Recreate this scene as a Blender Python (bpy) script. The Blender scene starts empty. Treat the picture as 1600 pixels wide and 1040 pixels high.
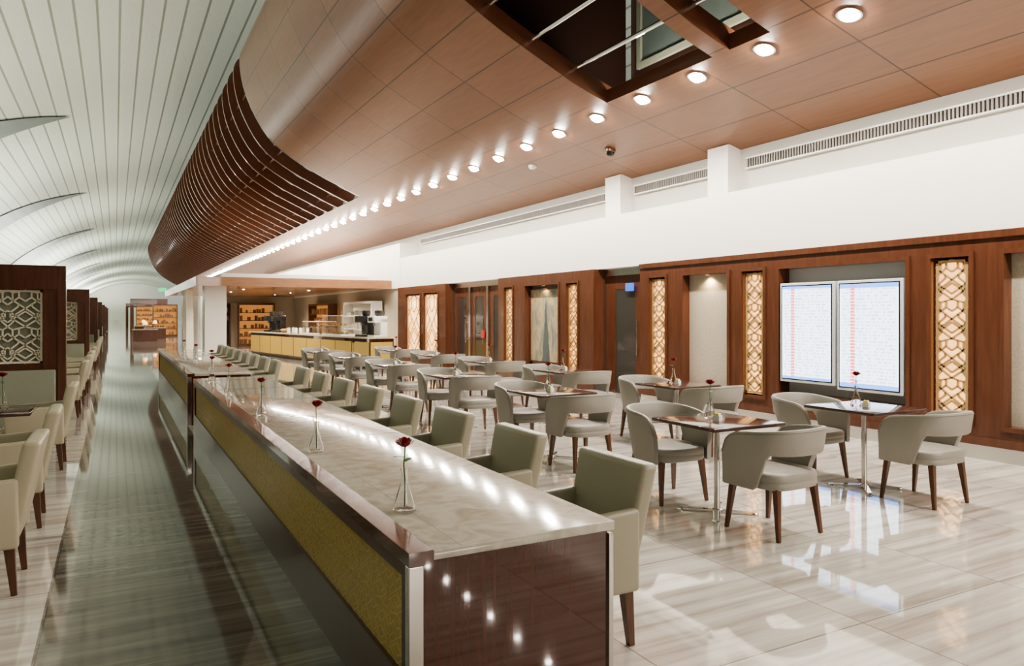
import bpy, bmesh, math, random
from mathutils import Vector, Matrix
random.seed(7)
S = bpy.context.scene
COL = S.collection
PI = math.pi

# ------------------------------------------------------------------ materials
def nt(name):
    m = bpy.data.materials.new(name); m.use_nodes = True
    t = m.node_tree; b = t.nodes['Principled BSDF']
    return m, t, b
def setp(b, **k):
    for n, v in k.items():
        n = n.replace('_', ' ')
        if n in b.inputs: b.inputs[n].default_value = v
def plain(name, col, rough=.5, metal=0., coat=0., emis=None, es=0., trans=0., ior=1.45, spec=.5, bump=0, bscale=60):
    m, t, b = nt(name)
    c = (*col, 1)
    setp(b, Base_Color=c, Roughness=rough, Metallic=metal, Coat_Weight=coat, Transmission_Weight=trans, IOR=ior, Specular_IOR_Level=spec)
    if emis: setp(b, Emission_Color=(*emis, 1), Emission_Strength=es)
    tc = t.nodes.new('ShaderNodeTexCoord'); n = t.nodes.new('ShaderNodeTexNoise')
    n.inputs['Scale'].default_value = bscale; n.inputs['Detail'].default_value = 3
    t.links.new(tc.outputs['Object'], n.inputs['Vector'])
    if bump:
        bp = t.nodes.new('ShaderNodeBump'); bp.inputs['Strength'].default_value = bump; bp.inputs['Distance'].default_value = .01
        t.links.new(n.outputs['Fac'], bp.inputs['Height']); t.links.new(bp.outputs['Normal'], b.inputs['Normal'])
    if not trans and not metal:
        mx = t.nodes.new('ShaderNodeMix'); mx.data_type = 'RGBA'
        mx.inputs['A'].default_value = tuple(x*.93 for x in col)+(1,); mx.inputs['B'].default_value = tuple(min(1, x*1.05) for x in col)+(1,)
        t.links.new(n.outputs['Fac'], mx.inputs['Factor']); t.links.new(mx.outputs['Result'], b.inputs['Base Color'])
    return m
def ramp(t, stops):
    r = t.nodes.new('ShaderNodeValToRGB'); e = r.color_ramp.elements
    while len(e) < len(stops): e.new(.5)
    for i, (p, c) in enumerate(stops): e[i].position = p; e[i].color = (*c, 1)
    return r
def grained(name, stops, scale, rough=.3, coat=0., nscale=4., detail=6., dist=.6, spec=.5, metal=0):
    m, t, b = nt(name)
    tc = t.nodes.new('ShaderNodeTexCoord'); mp = t.nodes.new('ShaderNodeMapping'); mp.inputs['Scale'].default_value = scale
    n = t.nodes.new('ShaderNodeTexNoise'); n.inputs['Scale'].default_value = nscale; n.inputs['Detail'].default_value = detail; n.inputs['Distortion'].default_value = dist
    r = ramp(t, stops)
    t.links.new(tc.outputs['Object'], mp.inputs['Vector']); t.links.new(mp.outputs['Vector'], n.inputs['Vector'])
    t.links.new(n.outputs['Fac'], r.inputs['Fac']); t.links.new(r.outputs['Color'], b.inputs['Base Color'])
    setp(b, Roughness=rough, Coat_Weight=coat, Coat_Roughness=.03, Specular_IOR_Level=spec, Metallic=metal)
    return m
def panelled(name, c1, c2, mortar, bw, rh, ms, rough, coat=0, offset=.5, grain=.5, spec=.5, gscale=(.6, 9, 1)):
    m, t, b = nt(name)
    uv = t.nodes.new('ShaderNodeUVMap'); uv.uv_map = 'UVMap'
    br = t.nodes.new('ShaderNodeTexBrick'); br.offset = offset
    for k, v in (('Color1', (*c1, 1)), ('Color2', (*c2, 1)), ('Mortar', (*mortar, 1)), ('Scale', 1.), ('Mortar Size', ms), ('Mortar Smooth', 0.), ('Bias', 0.), ('Brick Width', bw), ('Row Height', rh)):
        br.inputs[k].default_value = v
    t.links.new(uv.outputs['UV'], br.inputs['Vector'])
    mp = t.nodes.new('ShaderNodeMapping'); mp.inputs['Scale'].default_value = gscale
    n = t.nodes.new('ShaderNodeTexNoise'); n.inputs['Scale'].default_value = 3; n.inputs['Detail'].default_value = 6; n.inputs['Distortion'].default_value = .3
    t.links.new(uv.outputs['UV'], mp.inputs['Vector']); t.links.new(mp.outputs['Vector'], n.inputs['Vector'])
    r = ramp(t, [(.3, (1-grain,)*3), (.7, (1+grain*.3,)*3)])
    t.links.new(n.outputs['Fac'], r.inputs['Fac'])
    mx = t.nodes.new('ShaderNodeMix'); mx.data_type = 'RGBA'; mx.blend_type = 'MULTIPLY'; mx.inputs['Factor'].default_value = 1
    t.links.new(br.outputs['Color'], mx.inputs['A']); t.links.new(r.outputs['Color'], mx.inputs['B'])
    t.links.new(mx.outputs['Result'], b.inputs['Base Color'])
    setp(b, Roughness=rough, Coat_Weight=coat, Coat_Roughness=.12, Specular_IOR_Level=spec)
    return m
def mth(t, op, a, bb=None, cc=None):
    n = t.nodes.new('ShaderNodeMath'); n.operation = op
    for i, v in enumerate((a, bb, cc)):
        if v is None: continue
        if isinstance(v, (int, float)): n.inputs[i].default_value = v
        else: t.links.new(v, n.inputs[i])
    return n.outputs[0]
def mixc(t, f, a, b_):
    n = t.nodes.new('ShaderNodeMix'); n.data_type = 'RGBA'
    for k, v in (('Factor', f), ('A', a), ('B', b_)):
        if isinstance(v, (int, float)): n.inputs[k].default_value = v
        elif isinstance(v, tuple): n.inputs[k].default_value = (*v, 1)
        else: t.links.new(v, n.inputs[k])
    return n.outputs['Result']

M = {}
M['wood_dark'] = grained('walnut_panelling', [(.3, (.082, .030, .016)), (.75, (.118, .045, .024))], (3, 3, .3), .24, .2, 6)
M['lacquer'] = grained('dark_lacquered_wood', [(.3, (.055, .016, .010)), (.8, (.068, .021, .013))], (14, 14, .35), .03, 1., 5)
M['lacquer_side'] = grained('dark_satin_wood', [(.3, (.050, .016, .010)), (.8, (.080, .026, .016))], (14, .4, 14), .28, .15, 5)
M['lacquer_top'] = grained('red_brown_lacquer', [(.35, (.060, .019, .011)), (.7, (.10, .032, .018))], (6, .4, 6), .12, .5, 5)
M['leg_wood'] = grained('chair_leg_wood', [(.3, (.070, .028, .014)), (.7, (.13, .052, .026))], (8, 8, .8), .3, .2, 6)
M['table_top'] = grained('dark_table_veneer', [(.3, (.045, .022, .020)), (.7, (.08, .045, .038))], (1, 10, 4), .14, .5, 5)
M['hull'] = panelled('ceiling_wood', (.235, .108, .056), (.195, .086, .043), (.05, .022, .012), 1.95, .80, .010, .36, 0, 0, .15, .45, (.5, 5, 1))
M['canopy_wood'] = grained('canopy_wood', [(.3, (.24, .10, .04)), (.7, (.33, .15, .065))], (.5, 4, 4), .25, .3, 4)
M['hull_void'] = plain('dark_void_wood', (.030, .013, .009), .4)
M['rib'] = plain('rib_wood', (.12, .046, .025), .28, coat=.3)
M['vault'] = panelled('vault_panels', (.50, .535, .455), (.47, .50, .425), (.20, .225, .17), 4000., .58, .034, .45, 0, 0, .06)
M['leaf'] = plain('skylight_glass', (.10, .125, .11), .4)
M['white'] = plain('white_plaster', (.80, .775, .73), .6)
M['white_upper'] = plain('white_plaster_shaded', (.50, .48, .44), .6)  # same white plaster, recess shade put into the colour
M['white_gloss'] = plain('white_painted_board', (.80, .79, .75), .25)
M['beige'] = grained('niche_wallpaper', [(.3, (.38, .33, .26)), (.7, (.48, .43, .35))], (5, 5, 5), .6, 0, 8)
M['grey_panel'] = plain('grey_back_panel', (.42, .42, .40), .4)
M['marble'] = grained('counter_marble', [(.25, (.36, .315, .25)), (.5, (.48, .44, .37)), (.62, (.55, .51, .44)), (.8, (.41, .36, .29))], (2, 2, 2), .12, .5, 3.5, 10, 1.2)
M['steel'] = plain('brushed_steel', (.62, .60, .57), .2, 1)
M['chrome'] = plain('chrome', (.72, .71, .7), .1, 1)
M['gold'] = grained('gold_patterned_panel', [(.40, (.36, .255, .065)), (.6, (.43, .31, .085))], (1, 1, 1), .35, .1, 20, 2, 1)
M['gold_line'] = plain('gold_tracery', (.56, .43, .17), .4)
M['gold_lattice'] = plain('champagne_lattice', (.52, .35, .17), .35, .3)
M['white_lattice'] = plain('cream_lattice', (.74, .68, .53), .4)
M['back_glow'] = plain('backlit_acrylic', (.9, .7, .45), .5, emis=(1, .56, .22), es=1.25)
M['shop_glow'] = plain('warm_shop_backing', (.5, .28, .12), .5, emis=(1, .42, .11), es=.28)
M['goods'] = plain('shelf_goods', (.20, .10, .05), .4)
M['back_pale'] = plain('pale_backing', (.24, .25, .19), .5)
M['olive'] = plain('olive_leather', (.325, .30, .225), .34, bump=.15, bscale=180)
M['cream'] = plain('cream_leather', (.46, .41, .30), .34, bump=.15, bscale=180)
M['grey_leather'] = plain('taupe_leather', (.285, .265, .232), .42, bump=.15, bscale=180)
M['seam'] = plain('seam_piping', (.20, .18, .14), .5)
M['glass'] = plain('clear_glass', (1, 1, 1), 0, trans=1, ior=1.3)
M['dark_glass'] = plain('dark_door_glass', (.05, .045, .04), .05, spec=.8)
M['red'] = plain('rose_petals', (.22, .005, .010), .45)
M['green'] = plain('rose_leaf', (.04, .12, .025), .5)
M['bulb'] = plain('lit_lamp', (1, 1, 1), .5, emis=(1, .93, .82), es=170)
M['warm_bulb'] = plain('lit_warm_lamp', (1, 1, 1), .5, emis=(1, .60, .25), es=4)
M['shade'] = plain('glowing_fabric_shade', (.7, .5, .3), .7, emis=(1, .55, .2), es=1.6)
M['black'] = plain('black_plastic', (.012, .012, .013), .25)
M['white_plastic'] = plain('white_plastic', (.75, .75, .72), .3)
M['yellow'] = plain('yellow_card', (.75, .55, .06), .5)
M['yellow_panel'] = plain('muted_gold_front', (.40, .28, .07), .3, emis=(1, .66, .2), es=.05)
M['orange'] = plain('orange_skin', (.8, .3, .03), .5)
M['blue'] = plain('blue_sign', (.03, .12, .5), .4, emis=(.05, .2, .8), es=.4)
M['greensign'] = plain('green_sign', (.02, .35, .12), .4, emis=(.05, .7, .25), es=1)
M['redsign'] = plain('red_sign', (.6, .03, .02), .4)
M['grille'] = plain('grille_metal', (.20, .18, .165), .4, .3)
M['bezel'] = plain('silver_bezel', (.6, .62, .64), .3, .3)

def floor_mat():
    m, t, b = nt('polished_striped_marble')
    tc = t.nodes.new('ShaderNodeTexCoord'); sp = t.nodes.new('ShaderNodeSeparateXYZ'); t.links.new(tc.outputs['Object'], sp.inputs[0])
    X, Y = sp.outputs[0], sp.outputs[1]
    tx = mth(t, 'FLOOR', mth(t, 'DIVIDE', mth(t, 'SUBTRACT', X, .92), 1.25)); ty = mth(t, 'FLOOR', mth(t, 'DIVIDE', Y, 1.25))
    cv = t.nodes.new('ShaderNodeCombineXYZ')
    t.links.new(mth(t, 'ADD', mth(t, 'MULTIPLY', X, .30), mth(t, 'MULTIPLY', ty, 3.7)), cv.inputs[0])
    t.links.new(mth(t, 'ADD', mth(t, 'MULTIPLY', Y, 6.), mth(t, 'MULTIPLY', tx, 5.3)), cv.inputs[1])
    n = t.nodes.new('ShaderNodeTexNoise'); n.inputs['Scale'].default_value = 1.6; n.inputs['Detail'].default_value = 8; n.inputs['Roughness'].default_value = .6; n.inputs['Distortion'].default_value = .15
    t.links.new(cv.outputs[0], n.inputs['Vector'])
    light = ramp(t, [(.30, (.30, .262, .222)), (.46, (.49, .45, .40)), (.62, (.63, .60, .555))])
    dark = ramp(t, [(.3, (.080, .076, .062)), (.5, (.150, .144, .122)), (.66, (.25, .24, .205))])
    t.links.new(n.outputs['Fac'], light.inputs['Fac']); t.links.new(n.outputs['Fac'], dark.inputs['Fac'])
    ais = mth(t, 'MULTIPLY', mth(t, 'GREATER_THAN', X, -.34), mth(t, 'LESS_THAN', X, .92))
    c = mixc(t, ais, light.outputs['Color'], dark.outputs['Color'])
    jx = mth(t, 'LESS_THAN', mth(t, 'FRACT', mth(t, 'DIVIDE', mth(t, 'SUBTRACT', X, .92), 1.25)), .006)
    jy = mth(t, 'LESS_THAN', mth(t, 'FRACT', mth(t, 'DIVIDE', Y, 1.25)), .007)
    j = mth(t, 'MULTIPLY', mth(t, 'MAXIMUM', jx, jy), .6)
    c = mixc(t, j, c, (.06, .052, .042))
    t.links.new(c, b.inputs['Base Color'])
    t.links.new(mth(t, 'ADD', mth(t, 'MULTIPLY', ais, .015), .045), b.inputs['Roughness'])
    t.links.new(mth(t, 'SUBTRACT', .5, mth(t, 'MULTIPLY', ais, .4)), b.inputs['Coat Weight'])
    setp(b, Coat_Roughness=.02, Specular_IOR_Level=.6)
    return m
M['floor'] = floor_mat()
def screen_mat():
    m, t, b = nt('timetable_screen')
    tc = t.nodes.new('ShaderNodeTexCoord'); sp = t.nodes.new('ShaderNodeSeparateXYZ'); t.links.new(tc.outputs['Object'], sp.inputs[0])
    Y, Z = sp.outputs[1], sp.outputs[2]
    row = mth(t, 'MULTIPLY', Z, 24.); rf = mth(t, 'FRACT', row); ri = mth(t, 'FLOOR', row)
    cv = t.nodes.new('ShaderNodeCombineXYZ'); t.links.new(mth(t, 'MULTIPLY', Y, 30.), cv.inputs[0]); t.links.new(mth(t, 'MULTIPLY', ri, 7.3), cv.inputs[1])
    n = t.nodes.new('ShaderNodeTexNoise'); n.inputs['Scale'].default_value = 1.; n.inputs['Detail'].default_value = 2
    t.links.new(cv.outputs[0], n.inputs['Vector'])
    txt = mth(t, 'MULTIPLY', mth(t, 'MULTIPLY', mth(t, 'GREATER_THAN', n.outputs['Fac'], .50), mth(t, 'LESS_THAN', rf, .5)), mth(t, 'LESS_THAN', mth(t, 'ABSOLUTE', Y), .37))
    c = mixc(t, mth(t, 'MULTIPLY', txt, .6), (.80, .89, 1.), (.22, .33, .60))
    rc = mth(t, 'MULTIPLY', mth(t, 'LESS_THAN', mth(t, 'ABSOLUTE', mth(t, 'SUBTRACT', Y, .22)), .03), mth(t, 'LESS_THAN', rf, .75))
    c = mixc(t, mth(t, 'MULTIPLY', rc, .9), c, (.9, .08, .08))
    hd = mth(t, 'GREATER_THAN', mth(t, 'ABSOLUTE', Z), .61)
    c = mixc(t, mth(t, 'MULTIPLY', hd, .9), c, (.10, .26, .75))
    t.links.new(c, b.inputs['Emission Color']); setp(b, Emission_Strength=2.2, Base_Color=(.05, .05, .05, 1), Roughness=.2)
    return m
M['screen'] = screen_mat()
def art_mat():
    m, t, b = nt('abstract_city_painting')
    tc = t.nodes.new('ShaderNodeTexCoord'); mp = t.nodes.new('ShaderNodeMapping'); mp.inputs['Scale'].default_value = (2, 3, 1.2)
    n = t.nodes.new('ShaderNodeTexNoise'); n.inputs['Scale'].default_value = 2.2; n.inputs['Detail'].default_value = 8; n.inputs['Distortion'].default_value = .8
    t.links.new(tc.outputs['Object'], mp.inputs[0]); t.links.new(mp.outputs[0], n.inputs['Vector'])
    r = ramp(t, [(.3, (.14, .16, .15)), (.45, (.28, .26, .20)), (.6, (.46, .37, .22)), (.75, (.40, .20, .07))])
    t.links.new(n.outputs['Fac'], r.inputs[0])
    sp = t.nodes.new('ShaderNodeSeparateXYZ'); t.links.new(tc.outputs['Object'], sp.inputs[0])
    w = mth(t, 'MULTIPLY', mth(t, 'SUBTRACT', .55, sp.outputs[2]), .10)
    f = mth(t, 'LESS_THAN', mth(t, 'ABSOLUTE', sp.outputs[1]), mth(t, 'ADD', w, mth(t, 'MULTIPLY', mth(t, 'SUBTRACT', n.outputs['Fac'], .4), .25)))
    f = mth(t, 'MULTIPLY', f, mth(t, 'LESS_THAN', sp.outputs[2], .55))
    c = mixc(t, mth(t, 'MULTIPLY', f, .85), r.outputs['Color'], (.04, .075, .095))
    t.links.new(c, b.inputs['Base Color']); setp(b, Roughness=.4)
    return m
M['art'] = art_mat()

# ------------------------------------------------------------------ mesh helpers
class MB:
    def __init__(s): s.bm = bmesh.new()
    def box(s, x0, x1, y0, y1, z0, z1, r=0, fn=None, seg=3):
        b = bmesh.new()
        bmesh.ops.create_cube(b, size=1)
        for v in b.verts:
            v.co = Vector(((x0+x1)/2+v.co.x*(x1-x0), (y0+y1)/2+v.co.y*(y1-y0), (z0+z1)/2+v.co.z*(z1-z0)))
        if fn:
            for v in b.verts: v.co = Vector(fn(v.co))
        if r: bmesh.ops.bevel(b, geom=list(b.edges), offset=r, segments=seg, profile=.5, affect='EDGES')
        s.merge(b); return s
    def merge(s, b):
        vs = {v: s.bm.verts.new(v.co) for v in b.verts}
        for f in b.faces:
            try: s.bm.faces.new([vs[v] for v in f.verts])
            except ValueError: pass
        b.free()
    def bar(s, p, q, w, h, up=Vector((0, 0, 1)), w2=None, h2=None):
        p, q = Vector(p), Vector(q); d = (q-p).normalized()
        if abs(d.dot(up)) > .95: up = Vector((1, 0, 0))
        a = d.cross(up).normalized(); c = a.cross(d).normalized()
        w2 = w2 or w; h2 = h2 or h
        vs = []
        for P, W, H in ((p, w, h), (q, w2, h2)):
            for sa, sc in ((-1, -1), (1, -1), (1, 1), (-1, 1)): vs.append(s.bm.verts.new(P+a*sa*W/2+c*sc*H/2))
        for f in ((3, 2, 1, 0), (4, 5, 6, 7), (0, 1, 5, 4), (1, 2, 6, 5), (2, 3, 7, 6), (3, 0, 4, 7)): s.bm.faces.new([vs[i] for i in f])
        return s
    def tube(s, pts, r, n=10, r2=None):
        pts = [Vector(p) for p in pts]; rings = []
        for i, p in enumerate(pts):
            d = (pts[min(i+1, len(pts)-1)]-pts[max(i-1, 0)]).normalized()
            up = Vector((0, 0, 1)) if abs(d.z) < .95 else Vector((1, 0, 0))
            a = d.cross(up).normalized(); c = a.cross(d)
            rr = r if r2 is None else r+(r2-r)*i/(len(pts)-1)
            rings.append([s.bm.verts.new(p+(a*math.cos(2*PI*k/n)+c*math.sin(2*PI*k/n))*rr) for k in range(n)])
        for A, B in zip(rings, rings[1:]):
            for k in range(n): s.bm.faces.new((A[k], A[(k+1) % n], B[(k+1) % n], B[k]))
        s.bm.faces.new(rings[0][::-1]); s.bm.faces.new(rings[-1]); return s
    def lathe(s, prof, c=(0, 0, 0), n=20, cap=True):
        c = Vector(c); rings = []
        for r, z in prof: rings.append([s.bm.verts.new(c+Vector((r*math.cos(2*PI*k/n), r*math.sin(2*PI*k/n), z))) for k in range(n)])
        for A, B in zip(rings, rings[1:]):
            for k in range(n): s.bm.faces.new((A[k], A[(k+1) % n], B[(k+1) % n], B[k]))
        if cap: s.bm.faces.new(rings[0][::-1]); s.bm.faces.new(rings[-1])
        return s
    def grid(s, rows, closed=False, capends=False):
        R = [[s.bm.verts.new(p) for p in r] for r in rows]
        for A, B in zip(R, R[1:]):
            n = len(A)
            for k in range(n if closed else n-1): s.bm.faces.new((A[k], A[(k+1) % n], B[(k+1) % n], B[k]))
        if capends: s.bm.faces.new(R[0][::-1]); s.bm.faces.new(R[-1])
        return s
    def build(s, name, mat, parent=None, smooth=False, recalc=True):
        if recalc: bmesh.ops.recalc_face_normals(s.bm, faces=s.bm.faces)
        me = bpy.data.meshes.new(name); s.bm.to_mesh(me); s.bm.free()
        if smooth:
            me.polygons.foreach_set('use_smooth', [True]*len(me.polygons))
            try: me.set_sharp_from_angle(angle=math.radians(42))
            except Exception: pass
        o = bpy.data.objects.new(name, me); me.materials.append(M[mat]); COL.objects.link(o)
        if parent: o.parent = parent
        return o
def tag(o, label, cat, group=None):
    o['label'] = label; o['category'] = cat
    if group: o['group'] = group
    return o
def thing(name, label, cat, loc=(0, 0, 0), rz=0, group=None):
    o = bpy.data.objects.new(name, None); COL.objects.link(o); o.empty_display_size = .1
    o.location = loc; o.rotation_euler = (0, 0, rz); return tag(o, label, cat, group)
def struct(o): o['kind'] = 'structure'; return o
def copy_thing(root, loc, rz=0, label=None, group=None, cat=None):
    r = root.copy(); COL.objects.link(r); r.location = loc; r.rotation_euler = (0, 0, rz)
    if label: r['label'] = label
    if group: r['group'] = group
    for ch in list(root.children):
        c = ch.copy(); COL.objects.link(c); c.parent = r
        for g in list(ch.children):
            d = g.copy(); COL.objects.link(d); d.parent = c
    return r
ORD = ['nearest', 'second', 'third', 'fourth', 'fifth', 'sixth', 'seventh', 'eighth', 'ninth', 'tenth', 'eleventh', 'twelfth']
WX = 8.4
YB, YF = -20, 260
def wy(px):                     # position along the right wall
    u = (px-800)/1150; return WX*(.88-.4745*u)/(.4745+.88*u)

# ------------------------------------------------------------------ setting
struct(MB().box(-11.2, 9.1, YB, YF, -.2, 0).build('floor', 'floor'))

CP = [(9, 4.3), (8, 4.57), (7, 4.84), (6.75, 4.91), (6.3, 5.06), (5.87, 5.24), (4.58, 5.86), (3.72, 6.5), (3.16, 7.5), (2.97, 8.4), (3.08, 8.9), (3.5, 9.2)]
def catmull(P, n):
    out = []
    for i in range(len(P)-1):
        p0, p1, p2, p3 = P[max(i-1, 0)], P[i], P[i+1], P[min(i+2, len(P)-1)]
        for k in range(n):
            t = k/n
            out.append(tuple(.5*((2*p1[j])+(-p0[j]+p2[j])*t+(2*p0[j]-5*p1[j]+4*p2[j]-p3[j])*t*t+(-p0[j]+3*p1[j]-3*p2[j]+p3[j])*t**3) for j in (0, 1)))
    out.append(P[-1]); return out
SEC = catmull(CP, 4)
ARC = [0]
for a, b_ in zip(SEC, SEC[1:]): ARC.append(ARC[-1]+math.hypot(b_[0]-a[0], b_[1]-a[1]))
YE0, YE1 = 84., 102.
def hp(i, Y, off=0):            # off > 0 goes up into the void
    x, z = SEC[i]
    if off:
        a, b_ = SEC[max(i-1, 0)], SEC[min(i+1, len(SEC)-1)]
        tx, tz = b_[0]-a[0], b_[1]-a[1]; l = math.hypot(tx, tz); x += off*tz/l; z += -off*tx/l
    f = 1 if Y <= YE0 else math.sqrt(max(0, 1-((Y-YE0)/(YE1-YE0))**2))
    f = max(f, .02)
    return (9-(9-x)*f, Y, 4.3+(z-4.3)*(.25+.75*f) if z > 4.3 else z)
def hull_mesh(pieces, name, mat):
    bm = bmesh.new(); uvl = bm.loops.layers.uv.new('UVMap')
    for (ya, yb, i0, i1, off) in pieces:
        n = max(1, int((yb-ya)/3)); ys = [ya+(yb-ya)*k/n for k in range(n+1)]
        V = [[bm.verts.new(hp(i, y, off)) for i in range(i0, i1+1)] for y in ys]
        for a in range(n):
            for k in range(i1-i0):
                f = bm.faces.new((V[a][k], V[a][k+1], V[a+1][k+1], V[a+1][k]))
                for lp, (yy, ii) in zip(f.loops, ((ys[a], i0+k), (ys[a], i0+k+1), (ys[a+1], i0+k+1), (ys[a+1], i0+k))): lp[uvl].uv = (yy+.35, ARC[ii])
                f.smooth = True
    bmesh.ops.remove_doubles(bm, verts=bm.verts, dist=.0005)
    me = bpy.data.meshes.new(name); bm.to_mesh(me); bm.free(); me.materials.append(M[mat])
    o = bpy.data.objects.new(name, me); COL.objects.link(o); return o
L = len(SEC)-1
hull = struct(hull_mesh([(YB, 6.15, 0, L, 0), (6.15, 6.8, 0, 12, 0), (6.15, 6.8, 27, L, 0), (6.8, 7.1, 0, L, 0), (7.1, 9.4, 0, 12, 0), (7.1, 9.4, 27, L, 0),
                  (9.4, 21, 0, L, 0), (21, 101.8, 0, 16, 0)], 'ceiling', 'hull'))
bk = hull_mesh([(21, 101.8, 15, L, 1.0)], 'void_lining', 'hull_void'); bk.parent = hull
m = MB()
for (ya, yb) in ((6.15, 6.8), (7.1, 9.4)):
    for y in (ya, yb): m.grid([[hp(i, y) for i in range(12, 28)], [(hp(i, y)[0]+.1, y, hp(i, y)[2]+.25) for i in range(12, 28)]])
    x, _, z = hp(12, ya); m.grid([[(x, ya, z), (x, yb, z)], [(x, ya, z+.2), (x, yb, z+.2)]])
m.build('opening_edge', 'rib', hull)
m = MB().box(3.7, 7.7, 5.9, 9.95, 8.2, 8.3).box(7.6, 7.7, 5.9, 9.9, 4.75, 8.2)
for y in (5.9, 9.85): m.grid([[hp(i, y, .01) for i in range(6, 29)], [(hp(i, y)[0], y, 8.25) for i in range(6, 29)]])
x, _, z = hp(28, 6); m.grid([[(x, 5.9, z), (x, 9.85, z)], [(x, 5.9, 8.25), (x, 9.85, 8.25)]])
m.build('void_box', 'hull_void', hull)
m = MB()
for (x0, x1, y0, y1, z0, z1) in ((7.48, 7.54, 7.0, 9.6, 5.6, 5.7), (7.48, 7.54, 7.0, 9.6, 7.4, 7.5), (7.48, 7.54, 7.0, 7.1, 5.7, 7.4), (7.48, 7.54, 9.5, 9.6, 5.7, 7.4), (7.48, 7.54, 8.25, 8.33, 5.7, 7.4)): m.box(x0, x1, y0, y1, z0, z1)
m.build('void_window_frame', 'back_pale', hull)
MB().box(7.52, 7.535, 7.05, 9.55, 5.65, 7.45).build('void_window_pane', 'leaf', hull)
for (x, z) in ((6.1, 5.32), (5.35, 5.62), (4.65, 5.98)):
    MB().tube([(x, 5.9, z), (x, 9.45, z)], .032).build('rod', 'chrome', hull)
for k in range(66):
    Y = 21.06+k*1.25
    if Y > 101: break
    m = MB(); t = .05; step = 1 if k < 20 else 2
    idx = list(range(15, L+1, step))
    rows = []
    for i in idx:
        a = hp(i, Y, 0); c = hp(i, Y, .38)
        rows.append([(a[0], Y-t, a[2]), (a[0], Y+t, a[2]), (c[0], Y+t, c[2]), (c[0], Y-t, c[2])])
    m.grid(rows, closed=True, capends=True); m.build('rib', 'rib', hull)
for i in (20, 26, 33):
    MB().tube([hp(i, y, .16) for y in (21, 40, 60, 84, 88, 92, 95, 98)], .03, 6).build('rail', 'rib', hull)
for k in range(0, 24):
    for i in (17, 20, 23, 27):
        Y = 21+k*1.25
        a = hp(i, Y+.1, .0); c = hp(min(i+1, L), Y+1.1, .26)
        MB().tube([a, c], .024, 5).build('strut', 'steel', hull)

# vault
bm = bmesh.new(); uvl = bm.loops.layers.uv.new('UVMap')
def vp(t, Y): return (5+16*math.cos(t), Y, 11.5*math.sin(t))
NV = 40
ts = [PI*(.28+.72*k/48) for k in range(49)]; ys = [YB+(YF-YB)*k/NV for k in range(NV+1)]
V = [[bm.verts.new(vp(t, y)) for t in ts] for y in ys]
for a in range(NV):
    for k in range(48):
        f = bm.faces.new((V[a][k], V[a][k+1], V[a+1][k+1], V[a+1][k])); f.smooth = True
        for lp, (yy, tt) in zip(f.loops, ((ys[a], ts[k]), (ys[a], ts[k+1]), (ys[a+1], ts[k+1]), (ys[a+1], ts[k]))): lp[uvl].uv = (yy+1000, tt*14.5)
me = bpy.data.meshes.new('ceiling_vault'); bm.to_mesh(me); bm.free(); me.materials.append(M['vault'])
vault = struct(bpy.data.objects.new('ceiling_vault', me)); COL.objects.link(vault)
for i, Y0 in enumerate((15, 38, 61, 86, 112, 140, 170)):
    rows = []
    for k in range(15):
        X = -1.75-k*.6; w = 1.15*(k*.6)*(1-.35*k/14)+.02
        t = math.acos((X-5)/16)
        n = Vector((-math.cos(t), 0, -math.sin(t)))*.06
        P1 = Vector(vp(t, Y0-w*.85))+n; P2 = Vector(vp(t, Y0+.25*w))+n
        rows.append([P1, P1.lerp(P2, .33), P1.lerp(P2, .66), P2])
    MB().grid(rows).build('skylight', 'leaf', vault)
struct(MB().box(-11.2, 21, YB-.2, YB, 0, 12).build('wall_back', 'wood_dark'))
struct(MB().box(-11.2, 21, YF, YF+.2, 0, 12).build('wall_far', 'white'))

# right wall ----------------------------------------------------------
def run(y0, y1, z0, z1, ops, name, x0=WX, x1=9.0):
    y = y0; bx = lambda a, b, c, d: struct(MB().box(x0, x1, a, b, c, d).build(name, 'wood_dark'))
    for (a, b_, za, zb) in sorted(ops):
        bx(y, a, z0, zb); bx(a, b_, z0, za); y = b_
    bx(y, y1, z0, zb); bx(y0, y1, zb, z1)
Y_LW = wy(1000)
TOP = 2.26
lat_long = [(wy(1515), wy(1455), .40, TOP), (wy(1193), wy(1160), .40, TOP), (wy(1040), wy(1015), .40, TOP), (1.95, 2.35, .40, TOP)]
nic_long = [(wy(1137), wy(1068), .45, TOP), (wy(1416), wy(1218), .50, TOP), (2.7, wy(1570), .40, TOP)]
run(YB, Y_LW, .17, 2.5, lat_long+nic_long, 'wall_right', WX, 8.75)
P2a, P2b = wy(935), wy(785)
lat_p2 = [(wy(910), wy(893), .40, TOP), (wy(808), wy(795), .40, TOP)]
nic_p2 = [(wy(880), wy(828), .45, TOP)]
run(P2a, P2b, .1, 2.5, lat_p2+nic_p2, 'wall_right', WX-.12, 8.75)
P3a, P3b = wy(702), wy(627)
lat_p3 = [(wy(690), wy(668), .40, TOP), (wy(662), wy(640), .40, TOP)]
run(P3a, P3b, .1, 2.5, lat_p3, 'wall_right', WX-.12, 8.75)
for q in (nic_long[0], nic_long[2]): struct(MB().box(WX+.13, WX+.2, *q).build('wall_right_niche', 'beige'))
struct(MB().box(WX+.06, WX+.12, *nic_p2[0]).build('wall_right_niche', 'beige'))
struct(MB().box(WX+.02, 8.75, YB, Y_LW, 0, .17).build('baseboard_right', 'white'))
struct(MB().box(WX-.10, 8.75, P2a, P2b, 0, .1).build('baseboard_right', 'white'))
struct(MB().box(WX-.10, 8.75, P3a, P3b, 0, .1).build('baseboard_right', 'white'))
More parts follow.
